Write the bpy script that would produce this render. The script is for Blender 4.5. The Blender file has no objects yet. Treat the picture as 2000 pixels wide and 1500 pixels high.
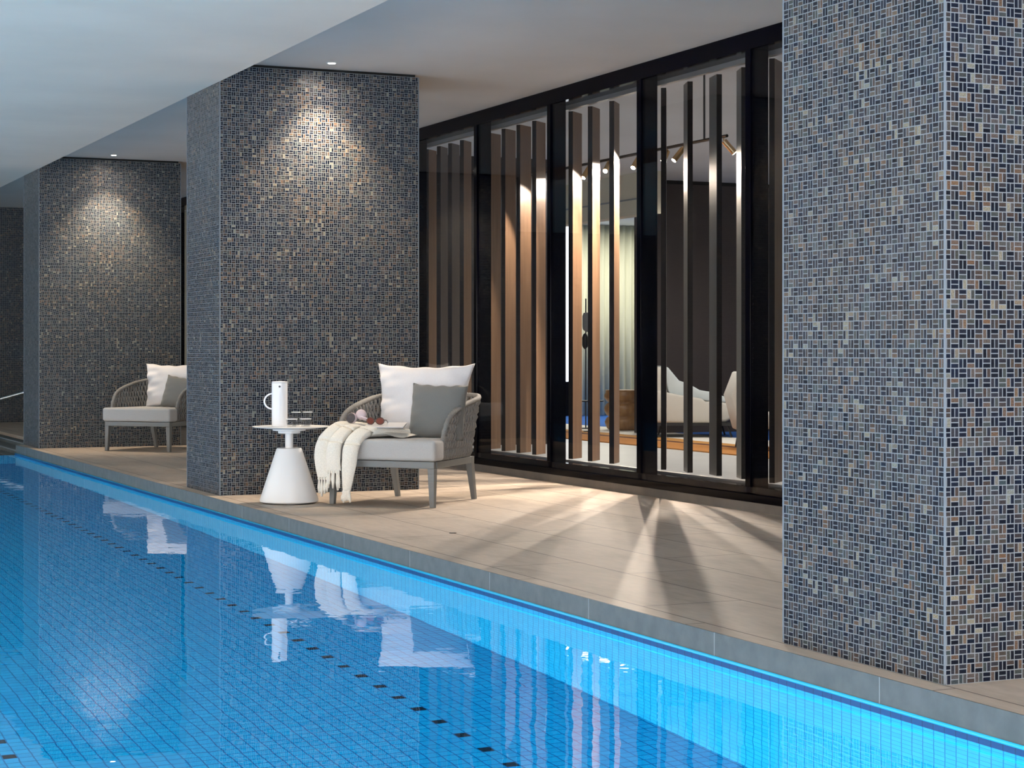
import bpy, bmesh, math, random
from mathutils import Vector, Matrix
random.seed(7)
PI = math.pi
C = bpy.context.scene.collection
sc = bpy.context.scene

# ------------------------------------------------------------------ camera, world, exposure
sc.view_settings.view_transform = 'Standard'
sc.view_settings.look = 'None'
sc.view_settings.gamma = 1.0
sc.view_settings.use_curve_mapping = False
sc.view_settings.exposure = 0.0
sc.cycles.use_denoising = True
sc.cycles.max_bounces = 12
sc.cycles.diffuse_bounces = 5
sc.cycles.glossy_bounces = 5
sc.cycles.transmission_bounces = 8
sc.cycles.transparent_max_bounces = 16
sc.cycles.sample_clamp_indirect = 4.0

cd = bpy.data.cameras.new('camera')
cam = bpy.data.objects.new('camera', cd)
C.objects.link(cam)
cam.location = (0, 0, 1.1)
cam.rotation_euler = (PI / 2, 0, -0.4224)
cd.sensor_width = 36.0
cd.lens = 3690.1 / 2000 * 36.0
cd.shift_y = -(750 - 683.7) / 2000
cd.clip_end = 200
sc.camera = cam

w = bpy.data.worlds.new('world')
sc.world = w
w.use_nodes = True
bgn = w.node_tree.nodes['Background']
bgn.inputs[0].default_value = (0.97, 0.97, 1.0, 1)
bgn.inputs[1].default_value = 0.6


def area_light(name, loc, rot, sx, sy, power, color=(1, 1, 1)):
    l = bpy.data.lights.new(name, 'AREA')
    l.shape = 'RECTANGLE'
    l.size = sx
    l.size_y = sy
    l.energy = power
    l.color = color
    o = bpy.data.objects.new(name, l)
    o.location = loc
    o.rotation_euler = rot
    C.objects.link(o)
    return o


def spot_light(name, loc, direction, angle, blend, power, color, radius=0.03):
    l = bpy.data.lights.new(name, 'SPOT')
    l.energy = power
    l.color = color
    l.spot_size = math.radians(angle)
    l.spot_blend = blend
    l.shadow_soft_size = radius
    o = bpy.data.objects.new(name, l)
    o.location = loc
    o.rotation_euler = Vector(direction).to_track_quat('-Z', 'Y').to_euler()
    C.objects.link(o)
    return o


WZ = -0.120          # water level
PX = 3.7445          # pool side of the deck edge
PF = -1.60           # pool floor
PL = -4.0            # far long side of the pool
# added soft fill from behind the camera and opposite, standing in for daylight
area_light('soft_fill_end', (0.5, -4.6, 1.4), (PI / 2 + math.radians(14), 0, 0), 8.5, 2.2, 1350, (0.99, 0.95, 0.96))
area_light('soft_fill_side', (-5.3, 10.0, 1.9), (PI / 2, 0, -PI / 2), 18.0, 1.9, 130, (1.0, 0.97, 0.93))
# unseen fill light added along the opposite wall to brighten the pool ceiling
area_light('ceiling_fill_light', (-4.9, 10.0, 1.6), (PI, math.radians(30), 0), 1.0, 24.0, 620, (1.0, 0.86, 0.72))
# lamps set under water in the opposite pool wall and the near end wall
for yy, pw in ((1.5, 430), (6.0, 420), (10.5, 290), (15.0, 240), (19.5, 220), (24.0, 220)):
    area_light('pool_lamp', (PL + 0.03, yy, -0.62), (PI / 2, 0, -PI / 2), 1.6, 0.5, pw, (0.80, 0.95, 1.0))
for xx in (0.0, 2.2):
    area_light('pool_end_lamp', (xx, -2.9, -0.7), (PI / 2, 0, 0), 1.2, 0.5, 320, (0.80, 0.95, 1.0))


# ------------------------------------------------------------------ materials
def mat(name, color, rough=0.6, metal=0.0, **kw):
    m = bpy.data.materials.new(name)
    m.use_nodes = True
    b = m.node_tree.nodes['Principled BSDF']
    b.inputs['Base Color'].default_value = (*color, 1)
    b.inputs['Roughness'].default_value = rough
    b.inputs['Metallic'].default_value = metal
    for k, v in kw.items():
        b.inputs[k.replace('_', ' ')].default_value = v
    return m


class NT:
    def __init__(s, m):
        s.t = m.node_tree
        s.n = s.t.nodes
        s.b = s.n.get('Principled BSDF')

    def node(s, typ, **kw):
        n = s.n.new(typ)
        for k, v in kw.items():
            setattr(n, k, v)
        return n

    def link(s, a, b):
        s.t.links.new(a, b)

    def math(s, op, a, b=None, c=None):
        n = s.n.new('ShaderNodeMath')
        n.operation = op
        for i, x in enumerate((a, b, c)):
            if x is None:
                continue
            if isinstance(x, (int, float)):
                n.inputs[i].default_value = x
            else:
                s.link(x, n.inputs[i])
        return n.outputs[0]

    def mixc(s, fac, a, b, typ='MIX'):
        n = s.n.new('ShaderNodeMix')
        n.data_type = 'RGBA'
        n.blend_type = typ
        for i, x in ((0, fac), (6, a), (7, b)):
            if isinstance(x, (int, float)):
                n.inputs[i].default_value = x
            elif isinstance(x, tuple):
                n.inputs[i].default_value = (*x, 1)
            else:
                s.link(x, n.inputs[i])
        return n.outputs[2]

    def ramp(s, fac, stops, interp='LINEAR'):
        n = s.n.new('ShaderNodeValToRGB')
        n.color_ramp.interpolation = interp
        e = n.color_ramp.elements
        while len(e) < len(stops):
            e.new(0.5)
        for el, (p, c) in zip(e, stops):
            el.position = p
            el.color = (*c, 1)
        s.link(fac, n.inputs[0])
        return n.outputs[0]

    def bump(s, h, strength=0.2, dist=0.01):
        n = s.n.new('ShaderNodeBump')
        n.inputs['Strength'].default_value = strength
        n.inputs['Distance'].default_value = dist
        s.link(h, n.inputs['Height'])
        s.link(n.outputs[0], s.b.inputs['Normal'])
        return n

    def coords(s, which='Object', scale=(1, 1, 1), loc=(0, 0, 0)):
        tc = s.n.new('ShaderNodeTexCoord')
        mp = s.n.new('ShaderNodeMapping')
        mp.inputs['Scale'].default_value = scale
        mp.inputs['Location'].default_value = loc
        s.link(tc.outputs[which], mp.inputs[0])
        return mp.outputs[0]

    def noise(s, vec, scale, detail=3.0, rough=0.5):
        n = s.n.new('ShaderNodeTexNoise')
        n.inputs['Scale'].default_value = scale
        n.inputs['Detail'].default_value = detail
        n.inputs['Roughness'].default_value = rough
        s.link(vec, n.inputs[0])
        return n.outputs[0]


def noisy(name, c1, c2, scale, rough=0.6, metal=0.0, bump=0.0, vscale=(1, 1, 1), detail=4.0, dist=0.004, **kw):
    m = mat(name, c1, rough, metal, **kw)
    t = NT(m)
    v = t.coords('Object', vscale)
    n = t.noise(v, scale, detail)
    t.link(t.ramp(n, [(0.3, c1), (0.7, c2)]), t.b.inputs['Base Color'])
    if bump:
        t.bump(n, bump, dist)
    return m


def mosaic_material():
    m = mat('glass_mosaic', (0.1, 0.1, 0.12), 0.2)
    t = NT(m)
    uv = t.node('ShaderNodeUVMap')
    sep = t.node('ShaderNodeSeparateXYZ')
    t.link(uv.outputs[0], sep.inputs[0])
    P = 0.0325
    U = t.math('DIVIDE', sep.outputs[0], P)
    V = t.math('DIVIDE', sep.outputs[1], P)
    cu, cv = t.math('FLOOR', U), t.math('FLOOR', V)
    fu, fv = t.math('FRACT', U), t.math('FRACT', V)
    par = t.math('FLOORED_MODULO', t.math('ADD', cu, cv), 2.0)
    ipar = t.math('SUBTRACT', 1.0, par)
    a = t.math('ADD', t.math('MULTIPLY', fu, par), t.math('MULTIPLY', fv, ipar))   # split direction
    b = t.math('ADD', t.math('MULTIPLY', fv, par), t.math('MULTIPLY', fu, ipar))   # long direction
    a2 = t.math('MULTIPLY', a, 2.0)
    half, af = t.math('FLOOR', a2), t.math('FRACT', a2)
    ea = t.math('ABSOLUTE', t.math('SUBTRACT', af, 0.5))
    eb = t.math('ABSOLUTE', t.math('SUBTRACT', b, 0.5))
    tile = t.math('MULTIPLY', t.math('LESS_THAN', ea, 0.405), t.math('LESS_THAN', eb, 0.445))
    cid = t.node('ShaderNodeCombineXYZ')
    t.link(cu, cid.inputs[0])
    t.link(cv, cid.inputs[1])
    t.link(half, cid.inputs[2])
    wn = t.node('ShaderNodeTexWhiteNoise', noise_dimensions='3D')
    t.link(cid.outputs[0], wn.inputs[0])
    val = wn.outputs['Value']
    col = t.ramp(val, [(0.0, (0.004, 0.006, 0.012)), (0.36, (0.008, 0.012, 0.024)), (0.52, (0.030, 0.031, 0.038)),
                       (0.64, (0.055, 0.040, 0.033)), (0.75, (0.042, 0.055, 0.055)), (0.88, (0.085, 0.075, 0.070)),
                       (0.955, (0.11, 0.068, 0.042)), (0.99, (0.20, 0.195, 0.15))], 'LINEAR')
    # streaks inside each glass piece
    st = t.noise(uv.outputs[0], 240.0, 2.0)
    col = t.mixc(0.55, col, t.ramp(st, [(0.35, (0.2, 0.2, 0.21)), (0.7, (1.25, 1.2, 1.15))]), 'MULTIPLY')
    # slow drift of the glass blend over the wall
    dr = t.noise(uv.outputs[0], 2.2, 2.0)
    col = t.mixc(1.0, col, t.ramp(dr, [(0.35, (0.85, 0.95, 1.12)), (0.65, (1.15, 1.0, 0.88))]), 'MULTIPLY')
    g = t.mixc(tile, (0.190, 0.212, 0.228), col)
    t.link(g, t.b.inputs['Base Color'])
    t.link(t.math('SUBTRACT', 0.75, t.math('MULTIPLY', tile, 0.45)), t.b.inputs['Roughness'])
    # each piece sits at its own small angle
    wc = t.node('ShaderNodeVectorMath', operation='SUBTRACT')
    t.link(wn.outputs['Color'], wc.inputs[0])
    wc.inputs[1].default_value = (0.5, 0.5, 0.5)
    ws = t.node('ShaderNodeVectorMath', operation='SCALE')
    t.link(wc.outputs[0], ws.inputs[0])
    t.link(t.math('MULTIPLY', tile, 0.16), ws.inputs['Scale'])
    gm = t.node('ShaderNodeNewGeometry')
    add = t.node('ShaderNodeVectorMath', operation='ADD')
    t.link(gm.outputs['Normal'], add.inputs[0])
    t.link(ws.outputs[0], add.inputs[1])
    nn = t.node('ShaderNodeVectorMath', operation='NORMALIZE')
    t.link(add.outputs[0], nn.inputs[0])
    t.link(nn.outputs[0], t.b.inputs['Normal'])
    t.b.inputs['Specular IOR Level'].default_value = 0.14
    return m


def grid_tile(name, tile_c, tile_c2, grout_c, pu, pv, g=0.035, rough=0.25, offu=0.0, offv=0.0, dash=False):
    """ceramic tile grid driven by UVs laid out in metres"""
    m = mat(name, tile_c, rough)
    t = NT(m)
    uv = t.node('ShaderNodeUVMap')
    sep = t.node('ShaderNodeSeparateXYZ')
    t.link(uv.outputs[0], sep.inputs[0])
    U = t.math('DIVIDE', t.math('SUBTRACT', sep.outputs[0], offu), pu)
    V = t.math('DIVIDE', t.math('SUBTRACT', sep.outputs[1], offv), pv)
    cu, cv, fu, fv = t.math('FLOOR', U), t.math('FLOOR', V), t.math('FRACT', U), t.math('FRACT', V)
    eu = t.math('ABSOLUTE', t.math('SUBTRACT', fu, 0.5))
    ev = t.math('ABSOLUTE', t.math('SUBTRACT', fv, 0.5))
    tile = t.math('MULTIPLY', t.math('LESS_THAN', eu, 0.5 - g), t.math('LESS_THAN', ev, 0.5 - g))
    cid = t.node('ShaderNodeCombineXYZ')
    t.link(cu, cid.inputs[0])
    t.link(cv, cid.inputs[1])
    wn = t.node('ShaderNodeTexWhiteNoise', noise_dimensions='3D')
    t.link(cid.outputs[0], wn.inputs[0])
    col = t.mixc(wn.outputs['Value'], tile_c, tile_c2)
    if dash:
        # dark marker tiles: every fourth tile along two lines
        onl = None
        for k in dash:
            e = t.math('COMPARE', cu, float(k[0]), 0.1)
            q = t.math('COMPARE', t.math('FLOORED_MODULO', t.math('SUBTRACT', cv, float(k[1])), 4.0), 0.0, 0.1)
            pr = t.math('MULTIPLY', e, q)
            onl = pr if onl is None else t.math('ADD', onl, pr)
        col = t.mixc(onl, col, (0.004, 0.005, 0.012))
    t.link(t.mixc(tile, grout_c, col), t.b.inputs['Base Color'])
    return m


def stone_deck():
    m = mat('travertine_deck', (0.5, 0.42, 0.35), 0.6)
    t = NT(m)
    v = t.coords('Object')
    br = t.node('ShaderNodeTexBrick')
    br.offset = 0.33
    br.inputs['Color1'].default_value = (0.45, 0.375, 0.305, 1)
    br.inputs['Color2'].default_value = (0.405, 0.335, 0.27, 1)
    br.inputs['Mortar'].default_value = (0.11, 0.09, 0.075, 1)
    br.inputs['Scale'].default_value = 1.0
    br.inputs['Mortar Size'].default_value = 0.0042
    br.inputs['Mortar Smooth'].default_value = 0.0
    br.inputs['Brick Width'].default_value = 1.62
    br.inputs['Row Height'].default_value = 0.495
    # run the long side of the slabs along the pool
    mp = t.node('ShaderNodeMapping')
    mp.inputs['Rotation'].default_value = (0, 0, PI / 2)
    mp.inputs['Location'].default_value = (0.15, 0.125, 0)
    t.link(v, mp.inputs[0])
    t.link(mp.outputs[0], br.inputs[0])
    v2 = t.coords('Object', (1.6, 0.5, 1))
    n1 = t.noise(v2, 2.2, 7.0, 0.62)
    col = t.mixc(0.75, br.outputs[0], t.ramp(n1, [(0.3, (0.70, 0.68, 0.66)), (0.5, (1.0, 1.0, 1.0)), (0.7, (1.18, 1.16, 1.12))]), 'MULTIPLY')
    n2 = t.noise(t.coords('Object', (5, 1.2, 1)), 6.0, 6.0, 0.6)
    col = t.mixc(0.35, col, t.ramp(n2, [(0.35, (0.8, 0.78, 0.76)), (0.65, (1.15, 1.15, 1.15))]), 'MULTIPLY')
    t.link(col, t.b.inputs['Base Color'])
    return m


def brushed_wood(name, c1, c2, rough=0.35):
    m = mat(name, c1, rough)
    t = NT(m)
    v = t.coords('Object', (30, 30, 1.0))
    n = t.noise(v, 1.6, 6.0, 0.6)
    t.link(t.ramp(n, [(0.3, c1), (0.7, c2)]), t.b.inputs['Base Color'])
    t.bump(n, 0.08, 0.002)
    return m


def fabric(name, c, rough=0.9, scale=700):
    m = mat(name, c, rough)
    t = NT(m)
    v = t.coords('Object')
    n = t.noise(v, scale, 2.0)
    lo = tuple(x * 0.82 for x in c)
    hi = tuple(min(1, x * 1.12) for x in c)
    t.link(t.ramp(n, [(0.3, lo), (0.7, hi)]), t.b.inputs['Base Color'])
    n2 = t.noise(v, 9.0, 2.0)
    t.bump(n2, 0.12, 0.02)
    t.b.inputs['Sheen Weight'].default_value = 0.15
    return m


def plaster(name, c, rough=0.85):
    m = mat(name, c, rough)
    t = NT(m)
    n = t.noise(t.coords('Object', (1, 1, 1)), 0.9, 5.0, 0.55)
    t.link(t.ramp(n, [(0.3, tuple(x * 0.95 for x in c)), (0.7, tuple(min(1, x * 1.05) for x in c))]), t.b.inputs['Base Color'])
    return m


def emitter(name, c, s):
    m = bpy.data.materials.new(name)
    m.use_nodes = True
    n = m.node_tree.nodes
    n.remove(n['Principled BSDF'])
    e = n.new('ShaderNodeEmission')
    e.inputs[0].default_value = (*c, 1)
    e.inputs[1].default_value = s
    m.node_tree.links.new(e.outputs[0], n['Material Output'].inputs[0])
    return m


def pane_glass(name, refl_rough=0.0, tint=(0.92, 0.93, 0.95)):
    m = bpy.data.materials.new(name)
    m.use_nodes = True
    n = m.node_tree.nodes
    n.remove(n['Principled BSDF'])
    tr = n.new('ShaderNodeBsdfTransparent')
    tr.inputs[0].default_value = (*tint, 1)
    gl = n.new('ShaderNodeBsdfGlossy')
    gl.inputs['Roughness'].default_value = refl_rough
    lw = n.new('ShaderNodeLayerWeight')
    lw.inputs['Blend'].default_value = 0.5
    pw = n.new('ShaderNodeMath')
    pw.operation = 'POWER'
    pw.inputs[1].default_value = 5.0
    fr = n.new('ShaderNodeMath')
    fr.operation = 'MULTIPLY_ADD'
    fr.inputs[1].default_value = 0.35
    fr.inputs[2].default_value = 0.018
    m.node_tree.links.new(lw.outputs['Facing'], pw.inputs[0])
    m.node_tree.links.new(pw.outputs[0], fr.inputs[0])
    mx = n.new('ShaderNodeMixShader')
    L = m.node_tree.links
    L.new(fr.outputs[0], mx.inputs[0])
    L.new(tr.outputs[0], mx.inputs[1])
    L.new(gl.outputs[0], mx.inputs[2])
    L.new(mx.outputs[0], n['Material Output'].inputs[0])
    return m


def water_material():
    m = mat('pool_water', (1, 1, 1), 0.0)
    t = NT(m)
    t.b.inputs['Transmission Weight'].default_value = 1.0
    t.b.inputs['IOR'].default_value = 1.33
    n1 = t.noise(t.coords('Object', (1.0, 1.0, 1)), 3.0, 2.0, 0.45)
    n2 = t.noise(t.coords('Object', (1.0, 1.0, 1)), 11.0, 2.0, 0.5)
    msk = t.noise(t.coords('Object', (0.35, 0.35, 1)), 1.0, 1.0)
    h = t.math('ADD', n1, t.math('MULTIPLY', t.math('MULTIPLY', n2, 0.30), t.math('POWER', t.math('MULTIPLY', msk, 1.5), 3.0)))
    t.bump(h, 0.5, 0.0028)
    return m


M = {}
M['mosaic'] = mosaic_material()
M['pool_floor'] = grid_tile('pool_floor_tile', (0.002, 0.27, 0.52), (0.003, 0.32, 0.58), (0.001, 0.10, 0.27), 0.0575, 0.0602, 0.05,
                            offu=1.180, offv=7.015 - 0.0301, dash=[(30, 0), (0, 2)])
M['pool_wall'] = grid_tile('pool_wall_tile', (0.012, 0.36, 0.62), (0.02, 0.40, 0.66), (0.004, 0.17, 0.36), 0.0578, 0.0578, 0.045, offu=4.580)
M['nosing'] = grid_tile('edge_tile', (0.001, 0.06, 0.20), (0.001, 0.07, 0.23), (0.001, 0.03, 0.10), 0.0578, 0.5, 0.03, rough=0.35, offu=4.580, offv=0.25)
M['nosing_top'] = mat('rounded_edge_tile', (0.02, 0.40, 0.68), 0.15)  # paler than the tile below: light caught by the top is in the colour
M['deck'] = stone_deck()
M['coping'] = noisy('grey_stone_edge', (0.080, 0.100, 0.104), (0.115, 0.135, 0.138), 14, 0.6, bump=0.1)
M['joint'] = mat('light_joint', (0.26, 0.30, 0.32), 0.8)
M['kerb'] = noisy('window_base_stone', (0.13, 0.115, 0.10), (0.17, 0.15, 0.13), 6, 0.7)  # shade on the outer kerb face is put into this darker stone
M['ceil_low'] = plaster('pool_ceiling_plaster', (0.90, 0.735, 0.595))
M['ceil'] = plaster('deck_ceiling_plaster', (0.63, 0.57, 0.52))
M['ceil_in'] = plaster('lounge_ceiling_plaster', (0.62, 0.66, 0.70))
M['blackmetal'] = mat('black_window_frame', (0.0007, 0.0008, 0.003), 0.10, Specular_IOR_Level=0.04)  # slight navy in the base stands in for the pool's reflection
M['gap'] = mat('shadow_gap', (0.004, 0.004, 0.004), 0.9)
M['trim'] = mat('corner_strip', (0.15, 0.18, 0.21), 0.5, 0.0)
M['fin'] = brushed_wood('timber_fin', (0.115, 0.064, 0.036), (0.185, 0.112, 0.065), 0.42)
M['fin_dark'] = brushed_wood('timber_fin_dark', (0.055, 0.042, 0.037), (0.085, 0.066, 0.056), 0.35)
M['fin_edge'] = mat('fin_edge', (0.014, 0.011, 0.010), 0.5, Specular_IOR_Level=0.1)
M['fin_back'] = mat('fin_back', (0.16, 0.155, 0.145), 0.35, 0.5)
M['glass'] = pane_glass('window_glass')
M['water'] = water_material()
M['steel'] = mat('brushed_steel', (0.55, 0.6, 0.62), 0.3, 1.0)
M['rail_metal'] = mat('fin_rail', (0.5, 0.5, 0.48), 0.35, 0.8)
M['chair_frame'] = mat('grey_powder_coat', (0.145, 0.152, 0.15), 0.45)
M['rope'] = noisy('grey_rope', (0.13, 0.13, 0.125), (0.23, 0.225, 0.215), 180, 0.8)
M['seat_fab'] = fabric('seat_fabric', (0.40, 0.40, 0.395))
M['pillow_white'] = fabric('white_linen', (0.66, 0.645, 0.65))
M['pillow_grey'] = fabric('grey_linen', (0.135, 0.137, 0.130))
M['throw'] = fabric('cream_cotton', (0.80, 0.765, 0.68), scale=260)
M['white_metal'] = mat('white_powder_coat', (0.74, 0.74, 0.73), 0.4)
M['white_gloss'] = mat('white_gloss', (0.86, 0.86, 0.86), 0.25)
M['black'] = mat('black_plastic', (0.01, 0.01, 0.01), 0.4)
M['tumbler'] = pane_glass('drinking_glass', 0.02, (0.90, 0.91, 0.92))
M['rimglass'] = mat('bright_glass_rim', (0.85, 0.87, 0.88), 0.25)
M['pink'] = mat('pale_pink_shell', (0.62, 0.50, 0.52), 0.35)
M['pad'] = noisy('dark_ear_pad', (0.05, 0.045, 0.05), (0.09, 0.08, 0.085), 300, 0.8)
M['lens'] = mat('brown_lens', (0.12, 0.025, 0.02), 0.05, 0.2)
M['tortoise'] = noisy('tortoiseshell', (0.02, 0.01, 0.012), (0.10, 0.05, 0.035), 90, 0.15)
M['paper'] = mat('magazine_cover', (0.74, 0.72, 0.72), 0.4)
M['pages'] = mat('magazine_pages', (0.22, 0.22, 0.23), 0.7)
M['brown_wall'] = plaster('brown_wall', (0.045, 0.034, 0.031), 0.6)
M['dark_wall'] = mat('near_black_wall', (0.006, 0.005, 0.006), 0.6)
M['cream_wall'] = plaster('cream_wall', (0.66, 0.62, 0.48))
M['curtain'] = noisy('pale_curtain', (0.60, 0.60, 0.46), (0.70, 0.70, 0.56), 3, 0.9, vscale=(6, 6, 0.2))
M['in_floor'] = noisy('lounge_floor_tile', (0.48, 0.47, 0.45), (0.56, 0.55, 0.53), 2.0, 0.35)
M['brass'] = mat('brass', (0.62, 0.42, 0.22), 0.3, 1.0)
M['lamp_on'] = emitter('lamp_lens', (1.0, 0.93, 0.8), 55)
M['dl_on'] = emitter('downlight_lens', (1.0, 0.95, 0.86), 70)
M['day'] = emitter('daylit_pane', (0.95, 0.98, 1.0), 2.6)
M['sofa'] = fabric('oatmeal_upholstery', (0.55, 0.52, 0.46))
M['blanket'] = fabric('pale_grey_blanket', (0.55, 0.60, 0.60))
M['stoolwood'] = noisy('turned_timber', (0.26, 0.13, 0.05), (0.42, 0.24, 0.10), 5, 0.4, vscale=(3, 3, 0.5))
M['greyshade'] = mat('grey_shade', (0.22, 0.24, 0.25), 0.4)


def rug_material():
    m = mat('striped_rug', (0.5, 0.3, 0.1), 0.95)
    t = NT(m)
    sep = t.node('ShaderNodeSeparateXYZ')
    t.link(t.coords('Object'), sep.inputs[0])
    wob = t.math('MULTIPLY', t.noise(t.coords('Object'), 1.0, 1.0), 0.25)
    f = t.math('DIVIDE', t.math('ADD', t.math('SUBTRACT', sep.outputs[0], 10.2), wob), 4.0)
    c = t.ramp(f, [(0.0, (0.42, 0.17, 0.035)), (0.17, (0.46, 0.20, 0.05)), (0.20, (0.10, 0.03, 0.015)), (0.235, (0.50, 0.24, 0.06)),
                   (0.315, (0.78, 0.74, 0.66)), (0.52, (0.015, 0.10, 0.38))], 'CONSTANT')
    t.link(c, t.b.inputs['Base Color'])
    return m


M['rug'] = rug_material()


# ------------------------------------------------------------------ mesh helpers
def box(bm, c, s, rot=None):
    vs = []
    R = rot if rot is not None else Matrix.Identity(3)
    for dx in (-.5, .5):
        for dy in (-.5, .5):
            for dz in (-.5, .5):
                vs.append(bm.verts.new(Vector(c) + R @ Vector((dx * s[0], dy * s[1], dz * s[2]))))
    for f in ((0, 1, 3, 2), (4, 6, 7, 5), (0, 4, 5, 1), (2, 3, 7, 6), (0, 2, 6, 4), (1, 5, 7, 3)):
        bm.faces.new([vs[i] for i in f])
    return vs


def bx(x0, x1, y0, y1, z0, z1, bm=None):
    bm = bm or bmesh.new()
    box(bm, ((x0 + x1) / 2, (y0 + y1) / 2, (z0 + z1) / 2), (x1 - x0, y1 - y0, z1 - z0))
    return bm


def hexa(bm, bot, top):
    """prism between two quads"""
    b = [bm.verts.new(p) for p in bot]
    t = [bm.verts.new(p) for p in top]
    bm.faces.new(b[::-1])
    bm.faces.new(t)
    for i in range(4):
        j = (i + 1) % 4
        bm.faces.new((b[i], b[j], t[j], t[i]))


def tube(bm, pts, r, seg=8, cap=True, closed=False):
    pts = [Vector(p) for p in pts]
    rs = r if isinstance(r, (list, tuple)) else [r] * len(pts)
    rings = []
    n = len(pts)
    up = None
    for i, p in enumerate(pts):
        if closed:
            d = (pts[(i + 1) % n] - pts[i - 1])
        else:
            d = pts[min(i + 1, n - 1)] - pts[max(i - 1, 0)]
        d.normalize()
        if up is None:
            up = Vector((0, 0, 1)) if abs(d.z) < 0.9 else Vector((1, 0, 0))
        a = d.cross(up)
        if a.length < 1e-5:
            a = d.cross(Vector((1, 0, 0)))
        a.normalize()
        b = a.cross(d).normalized()
        up = b
        rings.append([bm.verts.new(p + (a * math.cos(2 * PI * k / seg) + b * math.sin(2 * PI * k / seg)) * rs[i]) for k in range(seg)])
    m = n if closed else n - 1
    for i in range(m):
        A, B = rings[i], rings[(i + 1) % n]
        for k in range(seg):
            bm.faces.new((A[k], A[(k + 1) % seg], B[(k + 1) % seg], B[k]))
    if cap and not closed:
        bm.faces.new(rings[0][::-1])
        bm.faces.new(rings[-1])


def lathe(bm, prof, seg=40, c=(0, 0, 0)):
    rings = []
    for r, z in prof:
        if r < 1e-6:
            rings.append([bm.verts.new((c[0], c[1], c[2] + z))])
        else:
            rings.append([bm.verts.new((c[0] + r * math.cos(2 * PI * k / seg), c[1] + r * math.sin(2 * PI * k / seg), c[2] + z)) for k in range(seg)])
    for A, B in zip(rings, rings[1:]):
        for k in range(seg):
            k2 = (k + 1) % seg
            if len(A) == 1 and len(B) == 1:
                continue
            if len(A) == 1:
                bm.faces.new((A[0], B[k2], B[k]))
            elif len(B) == 1:
                bm.faces.new((A[k], A[k2], B[0]))
            else:
                bm.faces.new((A[k], A[k2], B[k2], B[k]))


def surf(bm, f, nu, nv):
    g = [[bm.verts.new(f(i / nu, j / nv)) for j in range(nv + 1)] for i in range(nu + 1)]
    for i in range(nu):
        for j in range(nv):
            bm.faces.new((g[i][j], g[i + 1][j], g[i + 1][j + 1], g[i][j + 1]))
    return g


def obj(name, bm, m, parent=None, smooth=False, bevel=0.0, seg=2, sub=0, solid=0.0, uvmode=None, label=None):
    bmesh.ops.recalc_face_normals(bm, faces=bm.faces)
    if uvmode:
        lay = bm.loops.layers.uv.new('UVMap')
        for f in bm.faces:
            n = f.normal
            for l in f.loops:
                p = l.vert.co
                if abs(n.z) > 0.7:
                    l[lay].uv = (p.x, p.y)
                elif abs(n.x) > 0.7:
                    l[lay].uv = (p.y, p.z)
                else:
                    l[lay].uv = (p.x, p.z)
    me = bpy.data.meshes.new(name)
    bm.to_mesh(me)
    bm.free()
    if smooth:
        for p in me.polygons:
            p.use_smooth = True
    me.materials.append(m)
    o = bpy.data.objects.new(name, me)
    C.objects.link(o)
    if parent:
        o.parent = parent
    if solid:
        md = o.modifiers.new('solid', 'SOLIDIFY')
        md.thickness = solid
        md.offset = 0
    if bevel:
        md = o.modifiers.new('bevel', 'BEVEL')
        md.width = bevel
        md.segments = seg
        md.limit_method = 'ANGLE'
        md.angle_limit = math.radians(40)
    if sub:
        md = o.modifiers.new('sub', 'SUBSURF')
        md.levels = sub
        md.render_levels = sub
    if label:
        o['label'] = label
    return o


def tag(o, label, cat, group=None):
    o['label'] = label
    o['category'] = cat
    if group:
        o['group'] = group
    return o


def thing(name, label, cat, loc=(0, 0, 0), rotz=0.0, group=None):
    o = bpy.data.objects.new(name, None)
    C.objects.link(o)
    o.location = loc
    o.rotation_euler = (0, 0, rotz)
    o.empty_display_size = 0.1
    return tag(o, label, cat, group)


def struct(name, bm, m, parent=None, label=None, **kw):
    o = obj(name, bm, m, parent, **kw)
    if not parent:
        o['kind'] = 'structure'
    if label:
        o['label'] = label
    return o


# ------------------------------------------------------------------ the hall
XC, CW, CL = 3.836, 1.607, 0.977
CY = (5.071, 13.912, 21.427)
ZB, ZC = 3.125, 3.274
XW = 6.764
ZK = 0.062
YN, YF = -5.0, 29.4

# deck (beige stone) with its return past the end of the pool edge
bm = bmesh.new()
bx(PX, XW + 0.20, YN, 22.37, -0.25, 0.0, bm)
bx(4.17, XW + 0.20, 22.37, YF, -0.25, 0.0, bm)
struct('floor', bm, M['deck'], label='beige stone pool deck')

# grey stone upstand between deck and pool, cut into slabs by light joints
bm = bx(PX - 0.008, PX + 0.02, YN, 22.37, -0.093, -0.0005)
tr = struct('trim_1', bm, M['coping'], label='grey stone upstand along the pool edge')
bm = bmesh.new()
y = 5.323 - 1.1 * 7
while y < 22.2:
    bx(PX - 0.0088, PX - 0.007, y - 0.002, y + 0.002, -0.092, -0.001, bm)
    y += 1.096
obj('joint', bm, M['joint'], tr, label='light mortar joints')

# blue edge tile at the water line
bm = bx(PX - 0.020, PX + 0.02, YN, 22.37, -0.128, -0.101)
struct('trim_2', bm, M['nosing'], uvmode=True, label='dark blue glazed edge tile at the water line')
bm = bmesh.new()
tube(bm, [(PX - 0.013, YN, -0.0975), (PX - 0.013, 22.37, -0.0975)], 0.0078, 16)
struct('trim_9', bm, M['nosing_top'], smooth=True, label='rounded top of the edge tile, tinted light blue as if catching light')

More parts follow.
